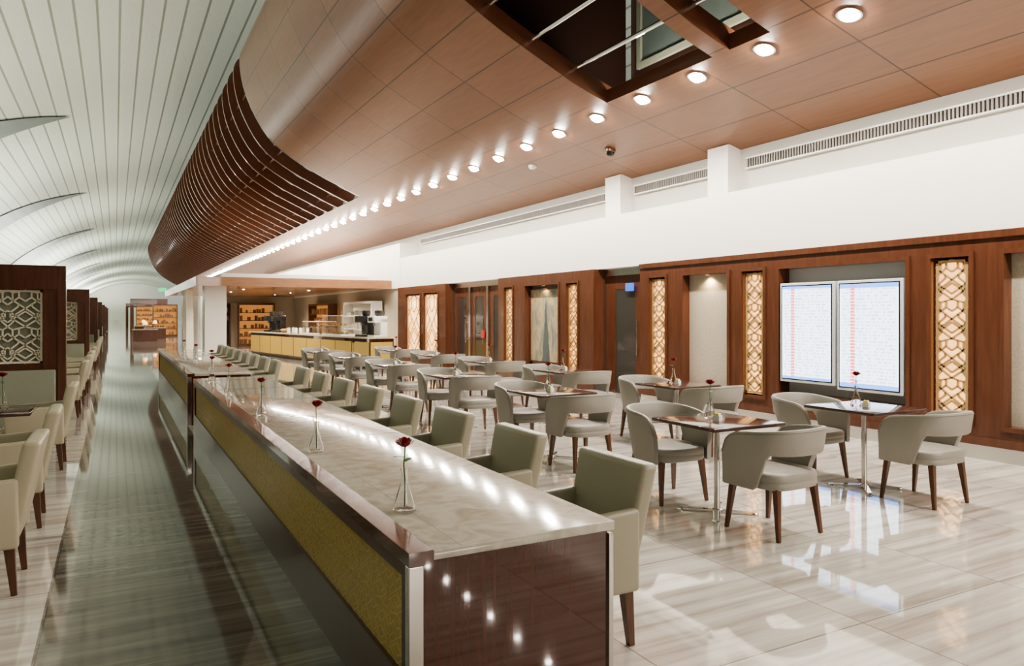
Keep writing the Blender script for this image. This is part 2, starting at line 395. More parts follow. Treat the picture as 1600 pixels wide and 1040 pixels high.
def mould(ops, X, w, name):
    m = MB()
    for (a, b_, za, zb) in ops:
        for q in ((a-w, a, za, zb), (b_, b_+w, za, zb), (a-w, b_+w, zb, zb+w), (a-w, b_+w, za-w, za)): m.box(X-.022, X-.001, *q)
    return m
m = mould(lat_long+nic_long, WX, .05, 'x')
m.box(WX-.03, WX-.001, YB, Y_LW, 2.44, 2.52).box(WX-.03, WX-.001, YB, Y_LW, .17, .26)
struct(m.build('trim_1', 'wood_dark'))
struct(mould(lat_p2+nic_p2+lat_p3, WX-.12, .04, 'x').build('trim_2', 'wood_dark'))
struct(MB().box(8.75, 9.0, YB, 23.4, 0, 2.5).build('wall_right_backing', 'beige'))
struct(MB().box(8.38, 9.0, YB, 23.4, 2.5, 3.5).build('wall_right_bulkhead', 'white'))
struct(MB().box(8.36, 9.0, 23.4, 60, 2.5, 4.0).build('wall_right_far', 'white'))
struct(MB().box(8.42, 9, 23.4, 60, 0, 2.5).build('wall_right_far', 'beige'))
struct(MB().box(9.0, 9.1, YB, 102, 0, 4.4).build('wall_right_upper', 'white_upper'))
struct(MB().box(8.72, 9.0, 8.82, 9.28, 3.5, 4.36).build('trim_3', 'white')); struct(MB().box(8.72, 9.0, 11.7, 12.2, 3.5, 4.36).build('trim_4', 'white'))
for i, (a, b_) in enumerate(((-4, 8.65), (9.4, 11.55), (12.35, 23.0))):
    g = thing('air_grille', ['long slotted air grille high on the white wall, nearest the camera', 'slotted air grille high on the white wall between the two small white piers', 'slotted air grille high on the white wall beyond the farther white pier'][i], 'vent', (8.96, a, 3.95))
    m = MB()
    n = int((b_-a)/.05)
    for k in range(n): m.box(-.02, .03, k*.05, k*.05+.028, .02, .16)
    m.build('slats', 'grille', g)
    MB().box(-.03, .04, 0, b_-a, 0, .02).box(-.03, .04, 0, b_-a, .16, .18).build('frame', 'white_gloss', g)
def door(n, a, b_, doors):
    r = bpy.data.objects.new('door_%d' % n, None); COL.objects.link(r); struct(r)
    m = MB(); w = (b_-a)/doors
    for k in range(doors+1): m.box(8.52, 8.64, a+k*w-.06, a+k*w+.06, 0.1, 2.36)
    m.box(8.52, 8.64, a, b_, 2.36, 2.5).box(8.52, 8.64, a, b_, 0, .1)
    m.build('frame', 'steel', r)
    for k in range(doors):
        y0, y1 = a+k*w+.06, a+(k+1)*w-.06
        lp = MB().box(8.56, 8.60, y0, y0+.22*w, .1, 2.36).box(8.56, 8.60, y1-.22*w, y1, .1, 2.36).box(8.56, 8.6, y0+.22*w, y1-.22*w, 2.1, 2.36).build('leaf_panel', 'wood_dark', r)
        MB().box(8.57, 8.59, y0+.22*w, y1-.22*w, .1, 2.1).build('pane', 'dark_glass', lp)
        h = MB(); yy = y0+.12*w
        h.tube([(8.5, yy, .85), (8.5, yy, 1.5)], .016).tube([(8.5, yy, .95), (8.56, yy, .95)], .01).tube([(8.5, yy, 1.4), (8.56, yy, 1.4)], .01)
        h.build('door_handle', 'chrome', lp)
door(1, P2b, P3a, 3); door(2, Y_LW, P2a, 1)
tag(MB().box(8.5, 8.52, 11.0, 11.25, 2.05, 2.2, .004).build('door_sign', 'blue'), 'small square blue sign on the glass door left of the long wooden wall', 'sign')
tag(MB().box(8.5, 8.52, 17.3, 17.5, 1.0, 1.2, .004).build('alarm_box', 'redsign'), 'small red box on the glass doors between the two wooden portals', 'alarm')

# lattice panels: angular interlocking polygons
SEG = [((.5, 0), (.22, .16)), ((.22, .16), (.22, .40)), ((.22, .40), (.5, .56)), ((0, .30), (.22, .16)), ((0, .30), (0, .72)), ((.22, .40), (.36, .50)), ((.36, .50), (.36, .78)), ((.36, .78), (.5, .86)),
       ((0, .72), (.20, .86)), ((.20, .86), (.36, .78)), ((.20, .86), (.20, 1)), ((.20, 0), (.22, .16)), ((.5, .56), (.5, .70)), ((.08, .5), (.22, .40)), ((.08, .5), (.08, .66)), ((.08, .66), (.20, .86))]
# fretwork: sharp crossing diagonals and nested diamonds, mirrored about the middle
FRET = [((.5, 0), (.08, .25)), ((.08, .25), (.5, .50)), ((.5, .14), (.26, .28)), ((.26, .28), (.5, .42)), ((0, .12), (.26, .28)), ((.26, .28), (0, .44)), ((0, 0), (.20, .18)), ((.5, .50), (.14, .72)),
        ((.14, .72), (.14, .92)), ((.14, .92), (.5, 1)), ((0, .60), (.32, .80)), ((.32, .80), (.5, .70)), ((0, .82), (.14, .72)), ((.32, .80), (.32, .96)), ((.08, .25), (.08, .40)), ((.08, .40), (.30, .55)), ((.30, .55), (.30, .62)), ((0, 1), (.14, .92))]
def lattice(mb, W, H, cw, th, dep, axis='y', asp=1.25, seg=SEG, mirror=True):
    nc = max(1, round(W/cw)); cw = W/nc; nr = max(1, round(H/(cw*asp))); ch = H/nr
    def P(a, z): return Vector((0, a-W/2, z)) if axis == 'y' else Vector((a-W/2, 0, z))
    up = Vector((1, 0, 0)) if axis == 'y' else Vector((0, 1, 0))
    for i in range(nc):
        for j in range(nr):
            for (p, q) in seg:
                if p[0] == 0 and q[0] == 0: continue
                for mir in ((0, 1) if mirror else ((i+j) % 2,)):
                    f = (lambda x: 1-x) if mir else (lambda x: x)
                    mb.bar(P((i+f(p[0]))*cw, (j+p[1])*ch), P((i+f(q[0]))*cw, (j+q[1])*ch), th, dep, up)
    h = th*.7
    for a in (h, W-h): mb.bar(P(a, 0), P(a, H), th*1.4, dep*1.05, up)
    for z in (h, H-h): mb.bar(P(0, z), P(W, z), th*1.4, dep*1.05, up)
def lat_panel(a, b_, za, zb, X, label):
    g = thing('lattice_panel', label, 'decorative panel', (X, (a+b_)/2, za), 0, 'backlit lattice panels in the wooden wall')
    W, H = b_-a-.04, zb-za-.03
    bl = MB().box(.08, .13, -W/2, W/2, .015, H).build('light_box', 'wood_dark', g)
    MB().box(.075, .08, -W/2+.005, W/2-.005, .02, H-.005).build('backlight', 'back_glow', bl)
    m = MB(); lattice(m, W-.03, H-.03, W, .021, .022, asp=1.25, seg=FRET); o = m.build('lattice', 'gold_lattice', g); o.location = (.04, 0, .03)
LL = ['wide backlit gold lattice panel right of the flight screens', 'backlit gold lattice panel just left of the flight screens', 'gold lattice panel at the far end of the long wooden wall, beside beige niche', 'backlit gold lattice panel past the rightmost niche']
for q, l in zip(lat_long, LL): lat_panel(*q, WX, l)
for q, l in zip(lat_p2, ['backlit lattice panel right of the painting', 'backlit lattice panel left of the painting']): lat_panel(*q, WX-.12, l)
for q, l in zip(lat_p3, ['right-hand lattice panel of the farthest wooden portal', 'left-hand lattice panel of the farthest wooden portal']): lat_panel(*q, WX-.12, l)
(a, b_, za, zb) = nic_long[1]
struct(MB().box(WX+.2, WX+.25, a, b_, za, zb).build('trim_5', 'grey_panel'))
for (pa, pb, za, zb, l) in ((1306, 1221, .66, 2.05, 'left of the two tall white flight information screens'), (1413, 1310, .62, 2.05, 'right of the two tall white flight information screens, nearer the camera')):
    a, b_ = wy(pa), wy(pb); W, H = b_-a, zb-za
    g = thing('display_screen', l, 'screen', (WX, (a+b_)/2, (za+zb)/2), 0, 'flight information screens')
    cs = MB().box(-.03, .18, -W/2, W/2, -H/2, H/2, .012).build('casing', 'bezel', g, True)
    MB().box(-.04, -.025, -W/2+.05, W/2-.05, -H/2+.05, H/2-.05).build('screen', 'screen', g)
    MB().box(-.036, -.02, -W/2+.035, W/2-.035, -H/2+.035, H/2-.035).build('bezel', 'black', cs)
(a, b_, za, zb) = nic_p2[0]
g = thing('painting', 'tall grey and ochre painting of a dark tower in the wooden portal niche', 'painting', (WX+.02, (a+b_)/2, 1.35))
W = b_-a-.1
MB().box(-.02, .02, -W/2, W/2, -.78, .82).build('canvas', 'art', g)
MB().box(-.035, .03, -W/2-.03, -W/2, -.81, .85).box(-.035, .03, W/2, W/2+.03, -.81, .85).box(-.035, .03, -W/2, W/2, .82, .85).box(-.035, .03, -W/2, W/2, -.81, -.78).build('frame', 'wood_dark', g)
for (q, l, e) in ((nic_long[0], 'small round downlight in the top of the beige niche', 18), (nic_p2[0], 'small round downlight above the painting', 7), (nic_long[2], 'small round downlight in the top of the rightmost niche', 14)):
    y = (q[0]+q[1])/2 if q[0] != 2.7 else 3.9
    d = thing('niche_downlight', l, 'light', (WX+.065 if q in nic_long else WX-.065, y, q[3]-.012))
    MB().lathe([(.05, 0), (.05, .012), (.04, .012), (.04, 0)], cap=False).build('trim_ring', 'chrome', d, True)
    MB().lathe([(.001, .004), (.04, .004), (.04, .01), (.001, .01)]).build('lamp', 'warm_bulb', d)
    ld = bpy.data.lights.new('niche_lamp', 'SPOT'); ld.energy = e; ld.color = (1, .74, .45); ld.spot_size = 2.4; ld.spot_blend = .7; ld.shadow_soft_size = .03
    lo = bpy.data.objects.new('niche_lamp', ld); COL.objects.link(lo); lo.location = (d.location.x-.01, y, q[3]-.03)

# ------------------------------------------------------------------ downlights
def make_downlight():
    d = thing('downlight', 'x', 'light')
    MB().lathe([(.135, .012), (.135, -.016), (.11, -.016), (.11, .012)], n=24, cap=False).build('trim_ring', 'chrome', d, True)
    MB().lathe([(.001, -.075), (.05, -.065), (.09, -.04), (.11, -.004), (.11, .008), (.001, .008)], n=24).build('lamp', 'bulb', d)
    return d
dl0 = make_downlight()
tilt = math.atan(.27)
for k in range(-18, 78):
    Y = 5.26+1.18*k
    if k >= -3:
        o = dl0 if k == -3 else copy_thing(dl0, (0, 0, 0))
        o.location = (6.97, Y, 4.845); o.rotation_euler = (0, tilt, 0)
        if k < 0: o['label'] = 'bright round downlight in the wooden ceiling row, beyond the upper right edge of the view'
        elif k < 10: o['label'] = ['first, largest', 'second', 'third', 'fourth', 'fifth', 'sixth', 'seventh', 'eighth', 'ninth', 'tenth'][k]+' bright round downlight of the ceiling row counted from the upper right'
        else: o['label'] = 'one of the small bright downlights receding down the wooden ceiling'
        o['group'] = 'downlights in the wooden ceiling row' if 0 <= k < 10 else ('far downlights of the ceiling row' if k >= 10 else 'downlights out of view')
    if k < 24 or k % 3 == 0:
        ld = bpy.data.lights.new('spot', 'SPOT'); ld.energy = 130 if k < 24 else 320; ld.color = (1, .92, .82); ld.spot_size = 2.85; ld.spot_blend = .4; ld.shadow_soft_size = .05
        lo = bpy.data.objects.new('ceiling_lamp', ld); COL.objects.link(lo); lo.location = (6.97, Y, 4.74)
t = thing('dome_camera', 'small dark dome camera on the wooden ceiling', 'camera', (7.9, 10.9, 4.58))
MB().lathe([(.10, .02), (.10, -.02), (.085, -.03)], n=20).build('base', 'wood_dark', t, True)
MB().lathe([(.08, -.02), (.075, -.06), (.05, -.09), (.01, -.105)], n=20).build('dome', 'black', t, True)
t = thing('smoke_detector', 'small white round smoke detector on the wooden ceiling beside the downlights', 'smoke detector', (7.6, 13.2, 4.665))
MB().lathe([(.09, .03), (.09, -.02), (.06, -.03)], n=20).build('base', 'white_plastic', t, True)
MB().lathe([(.055, -.025), (.05, -.05), (.01, -.055)], n=20).build('sensor', 'white_plastic', t, True)

# ------------------------------------------------------------------ marble counters
def counter(y0, y1, label):
    g = thing('counter', label, 'counter', (0, y0, 0), 0, 'long marble topped counters beside the aisle')
    n = y1-y0
    mt = MB().box(1.015, 1.82, 0, n, .712, .75, .004).build('marble_top', 'marble', g, True)
    MB().box(.92, 1.015, 0, n, .70, .7502).build('wood_border', 'lacquer_top', g)
    MB().box(.98, 1.79, .01, .06, .0, .712).build('end_panel', 'lacquer', g)
    MB().box(.98, 1.79, n-.06, n-.01, 0, .712).build('end_panel', 'lacquer', g)
    MB().box(.98, 1.40, .06, n-.06, .0, .70).build('body', 'lacquer', g)
    Z0, Z1 = .28, .65
    m = MB(); m.box(.922, .98, .04, n-.01, Z1, .70).box(.922, .98, .04, n-.01, .0, Z0)
    m.box(.922, .98, .04, .08, Z0, Z1).box(.922, .98, n-.15, n-.01, Z0, Z1); m.build('side_frame', 'lacquer_side', g)
    gp = MB().box(.94, .98, .08, n-.15, Z0, Z1).build('gold_panel', 'gold', g)
    m = MB(); k = .09; c_ = .19; hh = (Z1-Z0)/2
    while k < n-.4:
        for (p, q) in FRET:
            for mir in (0, 1):
                f = (lambda x: 1-x) if mir else (lambda x: x)
                for zz in (0, 1):
                    m.bar((.94, k+f(p[0])*c_, Z0+zz*hh+p[1]*hh), (.94, k+f(q[0])*c_, Z0+zz*hh+q[1]*hh), .006, .002, Vector((1, 0, 0)))
        k += c_
    m.build('panel_tracery', 'gold_line', gp)
    MB().box(.918, .975, -.004, .035, 0, .70, .003).build('corner_post', 'steel', g)
    MB().box(1.79, 1.812, -.004, .03, 0, .70, .003).build('corner_post', 'steel', g)
    m = MB(); m.box(1.125, 1.128, 0, n, .7495, .7508)
    k = 1.3
    while k < n: m.box(1.015, 1.82, k, k+.003, .7495, .7508); k += 1.3
    m.build('marble_joints', 'seam', mt)
    return g
counter(2.48, 10.7, 'long marble topped counter nearest the camera with gold side panel')
counter(11.6, 19.7, 'second marble topped counter farther down the aisle')

# ------------------------------------------------------------------ armchairs
def make_armchair(leather):
    t = thing('armchair', 'x', 'chair')
    MB().box(-.235, .235, -.22, .27, .37, .47, .03).build('seat', leather, t, True)
    MB().box(-.255, .255, -.24, .26, .27, .38, .015).build('seat_base', leather, t, True)
    def bf(c):
        k = (c.z-.36)/(.93-.36); return (c.x*(1+.13*k), c.y-.12*k*1.0, c.z)
    MB().box(-.265, .265, -.285, -.19, .30, .875, .028, bf, 4).build('backrest', leather, t, True)
    for s in (-1, 1):
        def af(c, s=s):
            front = (c.y > 0); 
            z = c.z
            if c.z > .5: z = .64 if front else .67
            y = c.y
            if front and c.z < .5: y -= .04
            return (c.x, y, z)
        MB().box(min(s*.235, s*.295), max(s*.235, s*.295), -.28, .25, .27, .68, .022, af, 3).build('arm', leather, t, True)
        for yy, y2 in ((.2, .215), (-.23, -.255)):
            MB().bar((s*.24, yy, .28), (s*.245, y2, 0), .052, .052, w2=.03, h2=.03).build('leg', 'leg_wood', t)
    return t
ol = make_armchair('olive'); first = True
for k in range(8):
    o = ol if first else copy_thing(ol, (0, 0, 0)); first = False
    o.location = (1.95, 3.12+1.03*k, 0); o.rotation_euler = (0, 0, PI/2+random.uniform(-.03, .03))
    o['label'] = ORD[k]+' olive leather armchair along the nearest marble counter'; o['group'] = 'olive armchairs at the nearest counter'
for k in range(8):
    o = copy_thing(ol, (1.95, 12.3+1.0*k, 0), PI/2+random.uniform(-.03, .03), ORD[k]+' olive leather armchair along the second marble counter', 'olive armchairs at the second counter')
cr = make_armchair('cream')
left = [(-.76, 5.3), (-.76, 6.8), (-.74, 9.15), (-.76, 13.6), (-.76, 15.4), (-.76, 17.2), (-.76, 19.2), (-.76, 24.5), (-.76, 26.5), (-.76, 28.6)]
for k, (x, y) in enumerate(left):
    o = cr if k == 0 else copy_thing(cr, (0, 0, 0)); o.location = (x, y, 0); o.rotation_euler = (0, 0, PI/2+random.uniform(-.06, .02))
    o['label'] = ORD[k]+' cream leather armchair along the left side of the aisle'; o['group'] = 'cream armchairs left of the aisle'

# ------------------------------------------------------------------ tub chairs
def make_tub():
    t = thing('tub_chair', 'x', 'chair')
    path = []
    N = 44
    for i in range(N+1):
        s = -1+2*i/N; a = abs(s)
        if a < .68:
            th = a/.68*PI/2; x = math.sin(th)**.85*.285 if th > 0 else 0; y = -.02-.27*math.cos(th)**.85 if th < PI/2 else -.02
        else:
            x = .285-.01*(a-.68)/.32; y = -.02+(a-.68)/.32*.24
        path.append((x*(1 if s > 0 else -1), y, a))
    rows = []; pip = []
    for i, (x, y, a) in enumerate(path):
        p0, p1 = path[max(i-1, 0)], path[min(i+1, N)]
        tx, ty = p1[0]-p0[0], p1[1]-p0[1]; l = math.hypot(tx, ty); nx, ny_ = ty/l, -tx/l
        top = .80-.07*a*a
        if a > .82: k = (a-.82)/.18; top -= .13*(1-math.sqrt(max(0, 1-k*k)))
        q = min(1, max(0, (a-.46)/.16)); q = q*q*(3-2*q); bot = .605*(1-q)+.345*q
        th = .021
        row = []
        for (o_, z) in ((1, bot+.012), (1, (bot+top)/2), (1, top-.02), (.55, top-.004), (-.55, top-.004), (-1, top-.02), (-1, (bot+top)/2), (-1, bot+.012), (-.5, bot), (.5, bot)):
            fl = .05*max(0, (z-.45))/.35
            rx, ry = x*(1+fl*2.0), y-(fl*.9 if a < .6 else fl*.9*(1-(a-.6)/.4))
            row.append((rx+nx*o_*th, ry+ny_*o_*th, z))
        rows.append(row); pip.append(row[2])
    br = MB().grid(rows, closed=True, capends=True).build('backrest', 'grey_leather', t, True)
    MB().tube(pip, .0035, 6).build('piping', 'seam', br)
    m = MB(); rr = []
    for (sc, z) in ((.90, .350), (.98, .357), (1, .375), (1, .40), (.985, .405), (1, .412), (1.0, .445), (.96, .463), (.85, .472), (.4, .476)):
        ring = []
        for k in range(32):
            th = 2*PI*k/32; c, s_ = math.cos(th), math.sin(th)
            ring.append((sc*.268*abs(c)**.55*(1 if c > 0 else -1), .0+sc*.262*abs(s_)**.55*(1 if s_ > 0 else -1), z))
        rr.append(ring)
    m.grid(rr, closed=True, capends=True).build('seat', 'grey_leather', t, True)
    for sx in (-1, 1):
        for sy in (-1, 1):
            MB().bar((sx*.205, sy*.195, .36), (sx*.235, sy*.235, 0), .044, .044, w2=.024, h2=.024).build('leg', 'leg_wood', t)
    return t
def make_table():
    t = thing('cafe_table', 'x', 'table')
    tt = MB().box(-.37, .37, -.37, .37, .722, .75, .005).build('tabletop', 'table_top', t, True)
    MB().tube([(0, 0, .02), (0, 0, .71)], .024, 16).build('pole', 'steel', t, True)
    MB().box(-.12, .12, -.12, .12, .705, .722).build('top_plate', 'steel', tt)
    m = MB()
    for a in range(4):
        th = PI/4+a*PI/2; d = Vector((math.cos(th), math.sin(th), 0))
        m.bar(d*.02+Vector((0, 0, .020)), d*.29+Vector((0, 0, .014)), .055, .014, w2=.04, h2=.010)
        m.lathe([(.030, 0), (.032, .008), (.024, .018)], d*.29, 12)
    m.lathe([(.05, .012), (.045, .028), (.028, .035)], n=16); m.build('base', 'chrome', t)
    return t
def make_rose():
    t = thing('rose_vase', 'x', 'vase')
    MB().lathe([(.048, 0), (.050, .006), (.045, .03), (.016, .13), (.013, .16), (.018, .185), (.0155, .185), (.0105, .16), (.0135, .13), (.041, .03), (.043, .012), (.001, .008)], n=24, cap=False).build('flask', 'glass', t, True)
    st = MB().tube([(0, 0, .02), (.003, 0, .12), (-.002, .002, .2), (.004, 0, .285)], .0028, 6).build('stem', 'green', t, True)
    f = MB()
    for (r, h, n, op, z0) in ((.010, .034, 3, .1, .286), (.017, .036, 4, .25, .283), (.023, .034, 5, .5, .280), (.027, .028, 5, .9, .279)):
        for k in range(n):
            a0 = 2*PI*k/n+r*80; w = 2*PI/n*.75
            rows = []
            for j in range(5):
                v = j/4; rr = r*(.35+.85*math.sin(min(1, v*1.15)*PI/2))+op*.010*v*v
                rows.append([(rr*math.cos(a0+w*(u-.5)*(1-.35*v**4)), rr*math.sin(a0+w*(u-.5)*(1-.35*v**4)), z0+h*v-(abs(u-.5)**2)*.012*v) for u in (0, .25, .5, .75, 1)])
            f.grid(rows)
    f.lathe([(.004, .282), (.010, .290), (.012, .302), (.006, .312)], (0, 0, 0), 10)
    f.build('flower', 'red', st, True)
    for (a, z) in ((.6, .215), (3.4, .235)):
        rows = []
        for j in range(6):
            v = j/5; w = .016*math.sin(PI*min(1, v*.93+.04)); c = Vector((math.cos(a), math.sin(a), 0)); p = Vector((-c.y, c.x, 0))
            b_ = c*(.004+.05*v)+Vector((0, 0, z+.02*v-.012*v*v)); rows.append([b_+p*w, b_+Vector((0, 0, -.003)), b_-p*w])
        MB().grid(rows).build('leaf', 'green', st, True)
    return t
def make_caddy():
    t = thing('sachet_holder', 'x', 'holder')
    bx = MB().box(-.028, .028, -.028, .028, 0, .006, .002).box(-.028, -.025, -.028, .028, .006, .045).box(.025, .028, -.028, .028, .006, .045).box(-.025, .025, -.028, -.025, .006, .045).box(-.025, .025, .025, .028, .006, .045).build('box', 'white_plastic', t)
    for k in range(4):
        MB().box(-.02, .02, -.019+k*.011, -.013+k*.011, .007, .062+.004*(k % 2)).build('sachet', 'yellow' if k % 2 else 'white_plastic', t)
    return t
tub, tab, rose, cad = make_tub(), make_table(), make_rose(), make_caddy()
F = {'tub': True, 'tab': True, 'rose': True, 'cad': True}
def put(kind, proto, loc, rz, label, group):
    o = proto if F[kind] else copy_thing(proto, (0, 0, 0)); F[kind] = False
    o.location = loc; o.rotation_euler = (0, 0, rz); o['label'] = label; o['group'] = group; return o
for ri, (X, rn) in enumerate(((4.3, 'row nearest marble counter'), (6.13, 'row nearest wooden wall'))):
    for k in range(6):
        Y = 4.47+2.58*k
        put('tab', tab, (X, Y, 0), random.uniform(-.03, .03), f'{ORD[k]} square dark topped table, {rn}', 'square dark cafe tables')
        put('tub', tub, (X+.02, Y-.56, 0), random.uniform(-.10, .10), f'grey tub chair on near side of {ORD[k]} table, {rn}', 'grey tub chairs')
        put('tub', tub, (X-.02, Y+.58, 0), PI+random.uniform(-.12, .12), f'grey tub chair on far side of {ORD[k]} table, {rn}', 'grey tub chairs')
        put('rose', rose, (X+.02, Y+.10, .75), k*1.3, f'red rose in glass flask on {ORD[k]} table, {rn}', 'red roses in glass flasks')
        put('cad', cad, (X-.04, Y-.05, .75), .3, f'small sachet holder on {ORD[k]} table, {rn}', 'sachet holders')
for i, (x, y) in enumerate(((1.10, 3.02), (1.10, 4.6), (1.09, 6.5), (1.10, 8.6), (1.10, 10.2))):
    put('rose', rose, (x, y, .752), i*2.1, f'{ORD[i]} red rose in a glass flask on the nearest marble counter', 'red roses in glass flasks')
for i, (x, y) in enumerate(((1.3, 12.1), (1.3, 14.6), (1.3, 17.2))):
    put('rose', rose, (x, y, .752), i*2.1, f'{ORD[i]} red rose in a glass flask on the second marble counter', 'red roses in glass flasks')

# ------------------------------------------------------------------ left side: screens, tables
for i, Y in enumerate((12.0, 22.5, 33, 44, 56, 68, 82)):
    g = thing('partition_screen', f'{ORD[i]} dark wooden partition with cream lattice left of the aisle', 'partition', (-.60, Y, 0), 0, 'wooden partitions left of the aisle')
    W = 3.2
    MB().box(-.10, 0, -.1, .1, 0, 2.28, .005).box(-W, -W+.1, -.1, .1, 0, 2.28, .005).box(-W+.1, -.1, -.1, .1, 1.95, 2.28).box(-W+.1, -.1, -.06, .06, .85, .93).box(-.27, -.1, -.08, .08, .1, 1.95).build('frame', 'wood_dark', g)
    m = MB(); lattice(m, W-.4, 1.0, .40, .02, .03, 'x', 1.25, FRET); o = m.build('lattice', 'white_lattice', g); o.location = (-W/2-.08, 0, .94)
    MB().box(-W+.1, -.27, .03, .05, .93, 1.95).build('backing', 'back_pale', g)
    MB().box(-W+.1, -.12, -.16, .05, .1, .85, .02).build('padded_panel', 'back_pale', g, True)
for k, (x, y) in enumerate(((-1.02, 8.0), (-1.75, 14.5), (-1.75, 18.2))):
    put('tab', tab, (x, y, 0), 0, f'{ORD[k]} square dark table left of the aisle', 'square dark tables left of the aisle')
    put('rose', rose, (x+.1, y+.25, .75), 1+k, f'red rose in a glass flask on the {ORD[k]} table left of the aisle', 'red roses in glass flasks')

# ------------------------------------------------------------------ buffet zone
struct(MB().box(2.24, 8.36, 24.3, 40, 2.56, 2.74).build('ceiling_canopy', 'canopy_wood'))
struct(MB().box(2.2, 8.36, 24.22, 24.3, 2.50, 2.78).build('trim_6', 'canopy_wood')); struct(MB().box(2.16, 2.24, 24.3, 40, 2.50, 2.78).build('trim_7', 'canopy_wood'))
struct(MB().box(3.2, 8.36, 27, 40, 2.74, 3.05).build('ceiling_bulkhead', 'white'))
struct(MB().box(4.0, 8.42, 40, 40.2, 0, 2.56).build('wall_buffet', 'beige'))
for i, (x0, x1, y0, y1, h) in enumerate(((2.50, 3.15, 25.2, 25.9, 2.56), (3.0, 3.7, 40.5, 41.3, 3.1), (2.35, 2.6, 30.2, 30.5, 2.56))):
    tag(MB().box(x0, x1, y0, y1, 0, h, .01).build('column', 'white_gloss'), ['wide white square column at the left end of the buffet canopy', 'white square column far behind the buffet canopy', 'slim white post under the left edge of the canopy'][i], 'column')
sd = thing('canopy_downlight', 'x', 'light', (0, 0, 0), 0, 'small downlights under the buffet canopy')
MB().lathe([(.07, .0), (.07, -.012), (.055, -.012), (.055, 0)], n=14, cap=False).build('trim_ring', 'chrome', sd, True)
MB().lathe([(.001, -.008), (.055, -.008), (.055, -.001), (.001, -.001)], n=14).build('lamp', 'bulb', sd)
for i in range(8):
    o = sd if i == 0 else copy_thing(sd, (0, 0, 0)); o.location = (4.2 if i % 2 else 6.6, 25.4+i//2*3.4, 2.56)
    o['label'] = 'one of the small round downlights under the wooden buffet canopy'
    ld = bpy.data.lights.new('canopy_lamp', 'SPOT'); ld.energy = 250; ld.color = (1, .86, .66); ld.spot_size = 2.7; ld.spot_blend = .5; ld.shadow_soft_size = .05
    lo = bpy.data.objects.new('canopy_lamp', ld); COL.objects.link(lo); lo.location = (o.location.x, o.location.y, 2.52)
bf = thing('buffet_counter', 'long buffet counter with pale top and muted gold front below the wooden canopy', 'counter', (6.5, 20.9, 0), math.radians(9))
n = 10.8
MB().box(0, .9, 0, n, .90, .95, .006).build('worktop', 'marble', bf)
MB().box(.06, .86, .05, n-.05, .08, .90).build('body', 'lacquer', bf)
fp = MB().box(.045, .06, .1, n-.1, .14, .80).build('front_panel', 'yellow_panel', bf)
m = MB()
for k in range(1, 9): m.box(.040, .046, k*1.2, k*1.2+.02, .14, .80)
m.build('panel_joints', 'lacquer', fp)
MB().box(.1, .82, .035, .05, .14, .80).build('end_panel', 'yellow_panel', bf)
MB().box(.1, .82, .1, n-.1, 0, .08).build('plinth', 'black', bf)
def bpos(lx, ly, z=.95):
    a = math.radians(9); return (6.5+lx*math.cos(a)-ly*math.sin(a), 20.9+lx*math.sin(a)+ly*math.cos(a), z)
def coffee(loc, label, body):
    t = thing('coffee_machine', label, 'coffee machine', loc, math.radians(9))
    b_ = MB().box(-.2, .25, -.22, .22, .0, .05, .008).box(.02, .25, -.22, .22, .05, .55, .015).box(-.2, .25, -.22, .22, .42, .62, .015).build('body', body, t, True)
    MB().tube([(-.08, -.04, .42), (-.08, -.04, .33)], .014).tube([(-.08, .04, .42), (-.08, .04, .33)], .014).build('spout', 'chrome', t)
    for s in (-.1, .1): MB().lathe([(.05, .62), (.085, .68), (.085, .78), (.03, .79)], (.08, s, 0), 14).build('bean_hopper', 'dark_glass', t, True)
    MB().box(-.21, -.2, -.12, .12, .47, .58).build('display', 'dark_glass', b_)
    MB().box(-.2, .0, -.18, .18, .05, .065).build('drip_tray', 'chrome', t)
coffee(bpos(.4, 1.1), 'tall black coffee machine beside the white one at the near end of the buffet counter', 'black')
coffee(bpos(.4, 8.6), 'black coffee machine at the far end of the buffet counter', 'black')
coffee(bpos(.4, 9.4), 'farthest black coffee machine on the buffet counter, behind its twin', 'black')
coffee(bpos(.5, .45), 'white coffee machine at the very near end of the buffet counter', 'white_plastic')
def case(ly, label, h):
    pc = thing('pastry_case', label, 'display case', bpos(.42, ly), math.radians(9))
    MB().box(-.3, .3, -.75, .75, 0, .04).build('base', 'white_plastic', pc); MB().box(-.3, .3, -.75, .75, h, h+.02).build('top', 'white_plastic', pc)
    MB().box(-.3, -.29, -.75, .75, .04, h).box(-.3, .3, -.75, -.74, .04, h).box(-.3, .3, .74, .75, .04, h).build('pane', 'glass', pc)
    sh = MB().box(-.26, .28, -.72, .72, h/2, h/2+.01).build('shelf', 'white_plastic', pc)
    for k in range(8):
        zz = .04 if k % 2 else h/2+.01
        MB().lathe([(.05, 0), (.06, .03), (.03, .06)], (-.1+.15*(k % 2), -.6+k*.17, zz), 8).build('pastry', 'yellow_panel', sh)
case(2.9, 'taller glass pastry display case on the buffet counter beside the coffee machines', .62)
case(4.6, 'lower glass pastry display case in the middle of the buffet counter', .42)
jar = thing('jar', 'x', 'jar')
MB().lathe([(.05, 0), (.055, .02), (.055, .16), (.04, .18)], n=14).build('body', 'white_plastic', jar, True)
MB().lathe([(.042, .18), (.042, .205), (.01, .215)], n=14).build('lid', 'steel', jar, True)
for k in range(6):
    o = jar if k == 0 else copy_thing(jar, (0, 0, 0)); o.location = bpos(.25+.3*(k % 2), 5.6+.35*k)
    o['label'] = 'small pale lidded jar on the buffet counter between pastry case and far coffee machine'; o['group'] = 'jars on the buffet counter'
bw = thing('fruit_bowl', 'steel bowl holding oranges on the buffet counter', 'bowl', bpos(.4, 7.9))
